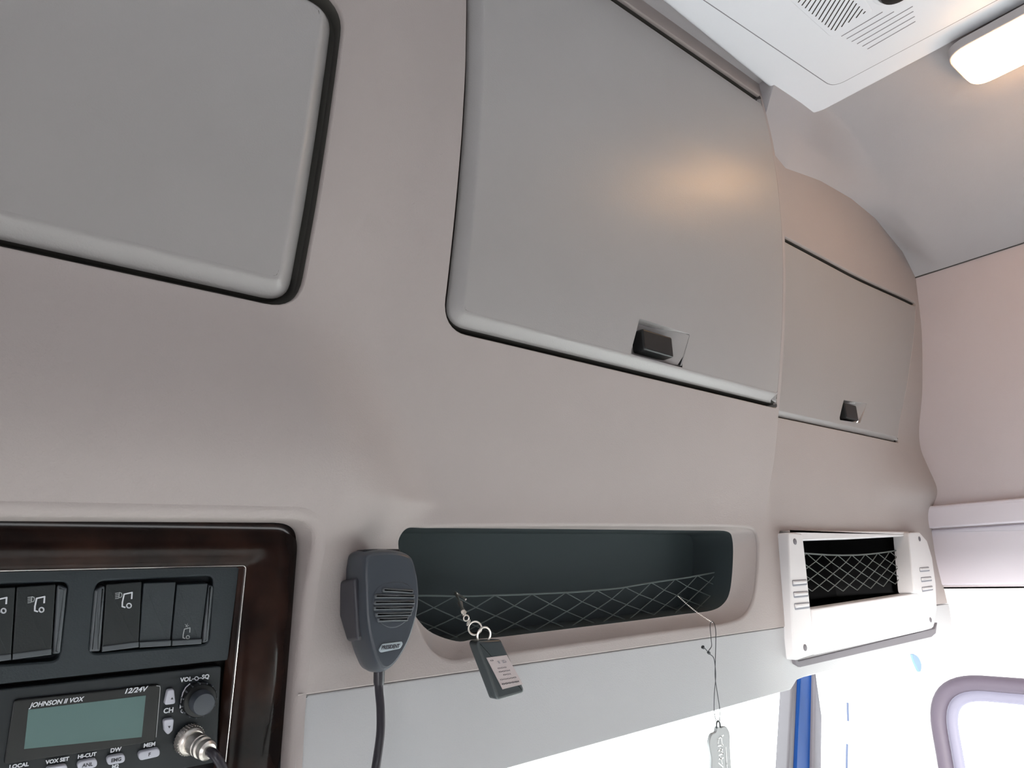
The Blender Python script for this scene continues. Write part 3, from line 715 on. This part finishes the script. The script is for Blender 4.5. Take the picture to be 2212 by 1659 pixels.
for q in ([(204, 1275), (227, 1263), (217, 1407), (192, 1408)], [(450, 1260), (461, 1268), (450, 1386), (436, 1390)], [(123, 1262), (145, 1270), (130, 1412), (113, 1413)]):
    Q = fls(q, CP); plate(MB(), rpoly(Q, .0014, 4), CP - .008, CP + .0012, .0016, 4).build('bay_end_cap', M['slate3'], fasc, local=True)

# ------------------------------------------------------------------ two-way radio
CR = -.004
rb = thing('cb_radio', None, 'black two-way radio with green-grey display, below the rocker switches', 'radio', mtx=fm.copy())
body = fls([(-130, 1560), (0, 1545), (150, 1500), (470, 1436), (486, 1440), (478, 1620), (470, 1700), (-140, 1800)], CR)
bodyq = np.array([(-.06, sp_b - .066), (fl(480, 1560, CR)[0], sp_b - .0645), (fl(484, 1436, CR)[0] - .001, sp_b - .0035), (-.06, sp_b - .0035)])
plate(MB(), rpoly(bodyq, .002, 4), CR - .009, CR - .002, .0008, 3).build('radio_body', M['radio'], rb, local=True)
face = fls([(40, 1510), (346, 1477), (352, 1640), (352, 1700), (10, 1740)], CR)
fq = fls([(30, 1513), (346, 1479), (336, 1598), (326, 1603), (8, 1652)], CR)
plate(MB(), rpoly(fq, .002, 4), CR - .002, CR, .0006, 2).build('screen_bezel', M['black'], rb, local=True)
mb = MB(); strokes(mb, [[(338, 1481), (345, 1482), (346, 1487), (337, 1592)]], lambda u, v: fl(u, v, CR), .0004); mb.v = [(x, y, CR + .0002) for x, y, z in mb.v]; mb.build('bezel_line', M['printdim'], rb, local=True, smooth=False)
lq = fls([(61, 1533), (315, 1502), (306, 1592), (52, 1618)], CR)
plate(MB(), lq, CR - .001, CR + .0002, .0001, 1).build('display', M['lcd'], rb, local=True)
def ptxt(s, u, v, size, m, parent, c, rot=0.0, sx=1.0, shear=0.0, bold=0.0002, name='lettering'):
    p = fl(u, v, c); return text(name, s, fm @ Matrix.Translation((p[0], p[1], c + .0001)) @ Matrix.Rotation(rot, 4, 'Z'), size, m, parent, shear=shear, sx=sx, bold=bold)
ptxt('JOHNSON II VOX', 123, 1517, .0036, M['print'], rb, CR, sx=.93, shear=.25, bold=.00008)
ptxt('12/24V', 292, 1491, .0042, M['print'], rb, CR, sx=1.05, shear=.25, bold=.00008)
ptxt('CH', 364, 1535, .0042, M['print'], rb, CR, sx=1.0, bold=.0001)
ptxt('VOL', 402, 1468, .0037, M['print'], rb, CR, sx=1.0, bold=.0001)
ptxt('SQ', 444, 1462, .0037, M['print'], rb, CR, sx=1.0, bold=.0001)
mb = MB(); strokes(mb, [[(415, 1467), (420, 1466)], [(429, 1465), (435, 1464)], circ(424.5, 1465.5, 4, 10)], lambda u, v: fl(u, v, CR), .0005); 
strokes(mb, [[(410, 1477), (401, 1485), (395, 1496), (392, 1508), (391, 1518)]], lambda u, v: fl(u, v, CR), .0007)
mb.v = [(x, y, CR + .0002) for x, y, z in mb.v]; mb.build('volume_scale', M['print'], rb, local=True, smooth=False)
ptxt('M', 392, 1526, .0028, M['print'], rb, CR)
mb = MB(); strokes(mb, [circ(394, 1536, 3.5, 8), circ(400, 1537, 3, 8), [(402, 1536), (407, 1534)]], lambda u, v: fl(u, v, CR), .0004); mb.v = [(x, y, CR + .0002) for x, y, z in mb.v]; mb.build('dial_mark', M['print'], rb, local=True, smooth=False)
def btn(px, r=.0012, h=.0018, legend=None, m='button'):
    Q = fls(px, CR); c = Q.mean(0); t = thing('button', (0, 0, 0), None, None); t.parent = rb; t.matrix_basis = Matrix.Translation((c[0], c[1], CR))
    plate(MB(), rpoly(Q - c, r, 6), -.002, h, .0007, 3).build('button_cap', M[m], t, local=True)
    if legend:
        text('legend', legend, fm @ Matrix.Translation((c[0], c[1], CR + h + .0001)), .0028, M['ink'], t, bold=.00006)
    return t, c
t, c = btn([(361, 1490), (375, 1488), (378, 1519), (354, 1522)], .0014)
text('legend', '\u25b2', fm, .001, M['ink'], t) if False else None
def tri(t, up, u, v):
    mb = MB(); q = [fl(u - 3, v + (2.5 if up else -2.5), CR), fl(u + 3, v + (2 if up else -3), CR), fl(u + .2, v + (-3 if up else 3), CR)]
    cc = np.array(t.matrix_basis.translation[:2]); mb.add([(*(p - cc), .00195) for p in q], [(0, 1, 2)]); mb.build('arrow_mark', M['ink'], t, local=True, smooth=False)
tri(t, True, 370, 1507)
t, c = btn([(352, 1554), (375, 1551), (372, 1576), (362, 1587), (354, 1578)], .0016); tri(t, False, 364, 1569)
btn([(297, 1624), (343, 1614), (345, 1632), (300, 1642)], .0025, legend='F')
btn([(229, 1634), (268, 1627), (270, 1645), (232, 1652)], .0025, legend='EMG')
btn([(166, 1645), (208, 1637), (210, 1655), (168, 1664)], .0025, legend='ANL')
btn([(98, 1657), (144, 1650), (146, 1668), (100, 1676)], .0025)
btn([(20, 1672), (66, 1664), (68, 1682), (22, 1690)], .0025)
ptxt('MEM', 323, 1609, .0033, M['print'], rb, CR, bold=.0001)
ptxt('DW', 250, 1620, .0033, M['print'], rb, CR, bold=.0001)
ptxt('HI-CUT', 188, 1632, .0029, M['print'], rb, CR, bold=.0001)
ptxt('VOX SET', 124, 1643, .0029, M['print'], rb, CR, bold=.0001)
ptxt('LOCAL', 41, 1654, .0029, M['print'], rb, CR, bold=.0001)
ptxt('M2', 249, 1656, .0030, M['print'], rb, CR, bold=.0001)
# volume and squelch knobs, one on the other
kc = fl(428, 1510, CR)
kt = thing('knob', (0, 0, 0), None, None); kt.parent = rb; kt.matrix_basis = Matrix.Translation((kc[0], kc[1], CR))
lathe(MB(), (0, 0, -.002), (0, 0, 1), [(.0105, 0), (.0105, .006), (.0098, .0072), (.0075, .0075)], 40).build('outer_knob', M['black'], kt, local=True)
mb = MB(); lathe(mb, (0, 0, .005), (0, 0, 1), [(.0072, 0), (.0070, .008), (.0064, .009), (.0001, .0092)], 32)
mb.build('inner_knob', M['mic'], kt, local=True)
for a in range(0, 360, 24):
    an = math.radians(a); tube(MB(), [(.0106 * math.cos(an), .0106 * math.sin(an), -.001), (.0106 * math.cos(an), .0106 * math.sin(an), .0045)], .0005, 5).build('knob_ridge', M['mic'], kt, local=True)

# microphone plug screwed into the radio
pc = fl(404, 1596, CR)
plug = thing('microphone_plug', None, 'nickel screw-on microphone plug with black cable at the radio corner', 'plug', mtx=fm @ Matrix.Translation((pc[0], pc[1], CR - .002)))
ax = np.array([.30, -.10, .95]); ax /= np.linalg.norm(ax)
mb = MB(); lathe(mb, (0, 0, 0), ax, [(.0078, 0), (.0088, .001), (.0090, .006), (.0084, .0075), (.0070, .0085)], 36); mb.build('collar', M['steel'], plug, local=True)
s_ = np.cross(ax, [0.1, 0.2, 1]); s_ /= np.linalg.norm(s_); w_ = np.cross(ax, s_)
for k in range(30):
    an = 2 * math.pi * k / 30; d_ = (s_ * math.cos(an) + w_ * math.sin(an)) * .0090
    tube(MB(), [d_ + ax * .0012, d_ + ax * .0058], .00035, 4).build('knurl', M['steel'], plug, local=True)
lathe(MB(), ax * .0085, ax, [(.0066, 0), (.0066, .007), (.0060, .0075)], 30).build('barrel', M['steel'], plug, local=True)
lathe(MB(), ax * .0158, ax, [(.0058, 0), (.0066, .0008), (.0066, .0030), (.0056, .0038), (.0056, .0050), (.0062, .0056), (.0060, .0085), (.0046, .010)], 30).build('clamp_ring', M['steel'], plug, local=True)
mb = MB(); e0 = ax * .025
tube(mb, crv([e0, e0 + ax * .006 + np.array([.001, -.001, 0]), e0 + np.array([.0075, -.010, .008]), e0 + np.array([.0105, -.024, .008]), e0 + np.array([.011, -.06, .004]), e0 + np.array([.009, -.12, -.004])], 8), .0030, 12); tag(mb.build('cable', M['cable'], plug, local=True), 'black rubber cable')

# ------------------------------------------------------------------ hand microphone
YM0, YM1 = .4975, .4590
micp = np.array([(.5, 0)])
front_px = [(800, 1200), (850, 1195), (886, 1205), (898, 1235), (903, 1268), (903, 1300), (897, 1338), (882, 1384), (862, 1420), (842, 1441), (826, 1440), (813, 1415), (802, 1375), (795, 1330), (793, 1280), (792, 1225)]
FP = catmull(onp(front_px, YM1), 6)
mc = FP.mean(0)
mic = thing('hand_microphone', (float(mc[0]), .48, float(mc[1])), 'dark grey hand microphone hanging on the console left of the open niche', 'microphone')
mb = MB(); loops = []
sc = [(.86, YM0, 0), (.97, YM0 - .004, 0), (1.07, YM0 - .010, 0), (1.10, YM0 - .018, 0), (1.10, YM0 - .022, 0), (1.092, YM1 + .012, 0), (1.075, YM1 + .0075, 0), (1.052, YM1 + .0038, 0), (1.025, YM1 + .0014, 0), (1.0, YM1 + .0002, 0)]
for s, y, _ in sc:
    Q = (FP - mc) * s + mc; 
    loops.append([(q[0], y, q[1]) for q in Q])
loft(mb, loops, cap=True); mb.build('microphone_body', M['mic'], mic, sharp=80)
mb = MB(); plate(mb, (FP - mc) * .985 + mc, YM1 + .003, YM1 - .0003, .0008, 3, to3=YT); mb.build('face_plate', M['mic'], mic)
def mz(px, py): return (720 + px / 5.35, 1170 + py / 5.35)
YG = YM1 - .0006
slots = [((845, 525), (900, 512)), ((560, 560), (920, 580)), ((470, 632), (935, 635)), ((462, 705), (938, 700)), ((462, 772), (920, 765)), ((480, 845), (900, 835)), ((505, 905), (860, 893))]
gt = thing('speaker_grille', (0, 0, 0), None, None); gt.parent = mic; gt.matrix_basis = PM(mic).inverted() @ Matrix.Translation(tuple(onY(*mz(700, 760), YG)))
disc = catmull(onp([mz(*p) for p in [(700, 470), (850, 490), (925, 570), (945, 680), (925, 790), (860, 900), (770, 975), (680, 998), (590, 975), (510, 900), (465, 790), (455, 680), (480, 580), (560, 500)]], YG), 5)
plate(MB(), disc, YM1 + .001, YG - .0002, .0006, 2, to3=YT).build('grille_disc', M['mic'], gt)
for i, (a, b) in enumerate(slots[1:]):
    p, q = onY(*mz(*a), YG), onY(*mz(*b), YG); h_ = .0032
    mb = MB(); K = 10; vs = []; fs = []
    P0 = rpoly([(p[0], p[2] - h_ * .5), (q[0], q[2] - h_ * .5), (q[0], q[2] + h_ * .5), (p[0], p[2] + h_ * .5)], .0011, 4)
    plate(mb, P0, YG, YG - .0016, .0014, 4, to3=YT); mb.build('grille_rib', M['slate3'], gt)
bd = onp([mz(*p) for p in [(560, 1182), (790, 1152), (800, 1180), (770, 1235), (545, 1282), (522, 1255)]], YG)
bdt = plate(MB(), rpoly(bd, .0022, 5), YM1, YG - .0006, .0003, 2, to3=YT).build('badge', M['badge'], mic)
pb = onY(*mz(660, 1217), YG - .0007)
pbw = Matrix.Translation((pb[0], YG - .0008, pb[2])) @ Matrix([[1, 0, 0, 0], [0, 0, -1, 0], [0, 1, 0, 0], [0, 0, 0, 1]])
text('lettering', 'PRESIDENT', pbw @ Matrix.Rotation(.0, 4, 'Z'), .0036, M['ink'], bdt, shear=.2, sx=.80, bold=.00008)
# press-to-talk lever on the left flank
lx = float(FP[:, 0].min()); 
mb = MB(); pv = [(y, z) for y, z in [(YM1 + .009, mc[1] + .022), (YM0 - .006, mc[1] + .020), (YM0 - .004, mc[1] - .004), (YM0 - .010, mc[1] - .022), (YM1 + .011, mc[1] - .020)]]
PT = rpoly(pv, .003, 5)
vs0 = MB(); plate(vs0, PT, 0, .0052, .002, 4)
def leftx(z):
    Q = (FP - mc) * 1.10 + mc; m_ = Q[:, 0] < mc[0]; Q = Q[m_]; return float(np.interp(z, np.sort(Q[:, 1]), Q[np.argsort(Q[:, 1]), 0]))
mb.add([(leftx(z) + .002 - c_, y, z) for (y, z, c_) in vs0.v], vs0.f); mb.build('talk_lever', M['micside'], mic)
for u, v in [(795, 1198), (842, 1195)]:
    c = onY(u, v, .472); box_ = MB(); P = rpoly([(c[0] - .006, .466), (c[0] + .006, .466), (c[0] + .006, .480), (c[0] - .006, .480)], .002, 3)
    zt_ = float(FP[:, 1].max()); plate(box_, P, zt_ - .004, zt_ + .0032, .001, 2); box_.build('channel_button', M['black'], mic)
cb = onY(819, 1448, .478); 
mb = MB(); lathe(mb, (cb[0], .478, cb[2] + .003), (0, 0, -1), [(.0040, 0), (.0040, .010), (.0036, .0125)], 16); mb.build('strain_relief', M['cable'], mic)
cp = [(cb[0], .478, cb[2]), (cb[0], .478, cb[2] - .012)] + [tuple(onY(u, v, y)) for u, v, y in [(822, 1530, .474), (822, 1580, .470), (816, 1630, .464), (806, 1690, .456), (785, 1780, .445)]]
mb = MB(); tube(mb, crv(cp, 8), .0030, 14); mb.build('cable', M['cable'], mic)

# ------------------------------------------------------------------ remote fob on a chain
YF = .462
fob = thing('key_fob', tuple(onY(1085, 1450, YF)), 'dark plastic remote fob with paper sticker, dangling on a chain from the niche net', 'key fob')
FQ = onp([(1028, 1384), (1083, 1381), (1137, 1496), (1077, 1513)], YF)
plate(MB(), rpoly(FQ, .0035, 6), YF + .011, YF, .0022, 4, to3=YT).build('fob_body', M['fob'], fob)
fcx = np.mean(FQ, 0)
st = onp([(1051, 1421), (1095, 1415), (1130, 1478), (1086, 1489)], YF - .0004)
sk = plate(MB(), st, YF, YF - .0004, .0001, 1, to3=YT).build('sticker', M['paper'], fob)
# printed lines of the sticker lie upside down, as the fob hangs
ex = (st[1] - st[0]); L1_ = np.linalg.norm(ex); ex /= L1_; ey = (st[0] - st[3]); L2_ = np.linalg.norm(ey); ey /= L2_
def sxy(s, t_): return st[3] + ex * L1_ * s + ey * L2_ * t_
mb = MB()
for (s0, s1, t_, w) in [(.08, .95, .155, .0011), (.10, .92, .29, .0006), (.35, .75, .42, .0006), (.22, .80, .53, .0006), (.25, .70, .64, .0006), (.10, .27, .90, .0008)]:
    n_ = int((s1 - s0) / .075)
    for k in range(n_):
        a_ = s0 + (s1 - s0) * k / n_; b_ = a_ + (s1 - s0) / n_ * .72
        for e_ in (-1, 1):
            pa, pb2 = sxy(a_, t_ + e_ * .018 * (k % 2)), sxy(b_, t_ + e_ * .018 * ((k + 1) % 2)); d_ = (ey * w * .3)
            mb.add([(*[pa[0] - d_[0]], YF - .0006, pa[1] - d_[1]), (pb2[0] - d_[0], YF - .0006, pb2[1] - d_[1]), (pb2[0] + d_[0], YF - .0006, pb2[1] + d_[1]), (pa[0] + d_[0], YF - .0006, pa[1] + d_[1])], [(0, 1, 2, 3)])
mb.build('sticker_print', M['ink'], sk, smooth=False)
fm2 = Matrix(((ex[0], -ey[0] * 0 + ey[0], 0, 0), (0, 0, -1, 0), (ex[1], ey[1], 0, 0), (0, 0, 0, 1)))
for s_t, sa, ta in (('CE', .72, .82), ('R', .45, .82)):
    p = sxy(sa, ta); mm = Matrix.Translation((p[0], YF - .0006, p[1])) @ fm2 @ Matrix.Rotation(math.pi, 4, 'Z')
    text('lettering', s_t, mm, .0034, M['slotgrey'], sk)
def torus(mb, c, nrm, R, r, seg=24, sq=1.0, up=None):
    nrm = np.array(nrm, float); nrm /= np.linalg.norm(nrm); a = np.cross(nrm, up if up is not None else [0.2, .1, 1]); a /= np.linalg.norm(a); b = np.cross(nrm, a); c = np.array(c)
    tube(mb, [c + a * R * math.cos(t) + b * R * sq * math.sin(t) for t in np.linspace(0, 2 * math.pi, seg, endpoint=False)], r, 7, closed=True); return mb
hk = onY(984, 1283, .538); jr = onY(1022, 1356, .474)
torus(MB(), onY(1045, 1372, YF + .004), (0.2, 1, .2), .0056, .0008, sq=1.1).build('fob_loop', M['steel'], fob)
torus(MB(), onY(1026, 1357, .472), (0.5, .8, .2), .0052, .0007).build('split_ring', M['steel'], fob)
torus(MB(), onY(1012, 1345, .482), (-.8, .3, .5), .0022, .0006).build('chain_link', M['steel'], fob)
torus(MB(), onY(1007, 1335, .488), (.3, 1, .1), .0022, .0006).build('chain_link', M['steel'], fob)
torus(MB(), onY(1003, 1326, .493), (-.8, .3, .5), .0022, .0006).build('chain_link', M['steel'], fob)
a_, b_, c_ = onY(1001, 1322, .495), onY(994, 1303, .512), onY(984, 1281, .536)
tube(MB(), [a_, a_ * .5 + b_ * .5, b_], [.0020, .0012, .0022], 10).build('swivel', M['steel'], fob)
hook = crv([b_, b_ * .6 + c_ * .4, c_, c_ + np.array([.006, .006, -.001]), c_ + np.array([.009, -.003, -.006])], 6); tube(MB(), hook, .0010, 8).build('snap_hook', M['steel'], fob)

# ------------------------------------------------------------------ charm on a cord
ch = thing('hanging_charm', tuple(onY(1555, 1620, .47)), 'grey tag charm on a thin dark cord hanging before the windscreen', 'charm')
r0, r1 = onY(1465, 1288, .541), onY(1538, 1344, .484)
mb = MB(); K = 26
for k in range(K):
    p = r0 + (r1 - r0) * k / (K - 1); p[2] += -.002 * math.sin(math.pi * k / (K - 1)); lathe(mb, p - np.array([0, 0, .0007]), (0, 0, 1), [(.0002, 0), (.0008, .0003), (.0009, .0007), (.0008, .0011), (.0002, .0014)], 8)
mb.build('bead_chain', M['steel'], ch); YC = .478
L_ = [onY(u, v, y) for u, v, y in [(1536, 1344, .484), (1534, 1352, .482), (1536, 1380, YC), (1537, 1396, YC), (1530, 1409, YC), (1541, 1420, YC), (1545, 1440, YC), (1546, 1465, YC), (1543, 1500, YC), (1543, 1540, YC), (1549, 1562, YC)]]
R2 = [onY(u, v, y) for u, v, y in [(1536, 1344, .483), (1541, 1344, .481), (1546, 1360, YC - .001), (1546, 1400, YC - .001), (1545, 1440, YC - .001), (1545, 1465, YC - .001), (1550, 1500, YC - .001), (1555, 1535, YC), (1554, 1562, YC)]]
mb = MB(); tube(mb, crv(L_, 6), .00042, 6); tube(mb, crv(R2, 6), .00042, 6); tube(mb, crv([onY(1530, 1409, YC), onY(1524, 1402, YC), onY(1517, 1395, YC)], 4), .0005, 6); mb.build('cord', M['cord'], ch)
mb = MB(); lathe(mb, onY(1533, 1412, YC), onY(1525, 1404, YC) - onY(1533, 1412, YC), [(.0005, 0), (.0014, .0004), (.0016, .0016), (.0014, .003), (.0005, .0034)], 10); mb.build('cord_knot', M['cord'], ch)
mb = MB(); lathe(mb, onY(1521, 1401, YC), onY(1515, 1394, YC) - onY(1521, 1401, YC), [(.0005, 0), (.0012, .0004), (.0019, .0022), (.0018, .003), (.0005, .0036)], 10); mb.build('cord_tip', M['cord'], ch)
tube(MB(), [onY(u, v, YC) for u, v in [(1548, 1574), (1548, 1562), (1551, 1557), (1555, 1562), (1556, 1574)]], .0009, 8).build('charm_loop', M['cord'], ch)
CPx = [(1548, 1570), (1556, 1571), (1567, 1569), (1575, 1582), (1576, 1604), (1577, 1630), (1579, 1670), (1576, 1710), (1558, 1722), (1540, 1712), (1536, 1670), (1536, 1640), (1533, 1621), (1531, 1604), (1536, 1586), (1545, 1581)]
tg = plate(MB(), catmull(onp(CPx, YC), 5), YC + .0022, YC - .0008, .0009, 3, to3=YT).build('charm_tag', M['charm'], ch)
mb = MB()
f = lambda u, v: onp([(u, v)], YC - .001)[0]
strokes(mb, [[(1563, 1588), (1551, 1597)], [(1552, 1597), (1551, 1606)], [(1558, 1590), (1560, 1612)], [(1551, 1612), (1562, 1609)], [(1555, 1616), (1562, 1628), (1553, 1632)], [(1552, 1622), (1561, 1619)], [(1553, 1640), (1563, 1637)], [(1556, 1634), (1560, 1650)], [(1552, 1648), (1562, 1657)], [(1553, 1662), (1562, 1660)], [(1568, 1614), (1570, 1650), (1571, 1672)]], f, .0013)
mb.v = [(x, YC - .00105, y) for x, y, z in mb.v]; mb.build('charm_print', M['charmp'], tg, smooth=False)

mb = MB(); box(mb, (-1.0, .10, -.78), (1.36, .70, -.74)); tag(mb.build('trim_5', M['dash'], smooth=False), 'unseen dashboard top under the windscreen, made pale to bounce light up', None, kind='structure')  # out of view, added with a pale tone to bounce light upwards
mb = MB(); box(mb, (-.10, -1.3, -1.3), (1.36, -.28, -.40)); tag(mb.build('trim_6', M['bounce'], smooth=False), 'unseen pale bunk block added to bounce light onto the console', None, kind='structure')  # unseen block added as bounce fill from below and behind
mb = MB(); box(mb, (-1.03, -1.33, -1.35), (1.4, -1.3, .70)); tag(mb.build('wall_back', M['reardark'], smooth=False), 'rear sleeper wall', None, kind='structure')  # unseen wall, coloured dark to cut the light from behind
# ------------------------------------------------------------------ rest of the cab (unseen; the side opening is shaped for the light)
mb = MB(); box(mb, (-1.0, -1.3, -1.35), (1.4, .75, -1.30)); tag(mb.build('floor', M['floor'], smooth=False), 'cab floor', None, kind='structure')
wl = thing('wall_left', (-1.0, 0, 0), "driver's side wall with its window opening", None, kind='structure')
YW0, YW1, ZW0, ZW1 = -1.29, -.62, -.80, -.008  # opening limits set to shape where the sun falls
for a, b in [((-1.03, -1.3, ZW1), (-1.0, .7, .69)), ((-1.03, -1.3, -1.35), (-1.0, .7, ZW0)), ((-1.03, YW1, ZW0), (-1.0, .7, ZW1)), ((-1.03, -1.3, ZW0), (-1.0, YW0, ZW1))]:
    mb = MB(); box(mb, a, b); mb.build('wall_panel', M['wall'], wl, smooth=False)
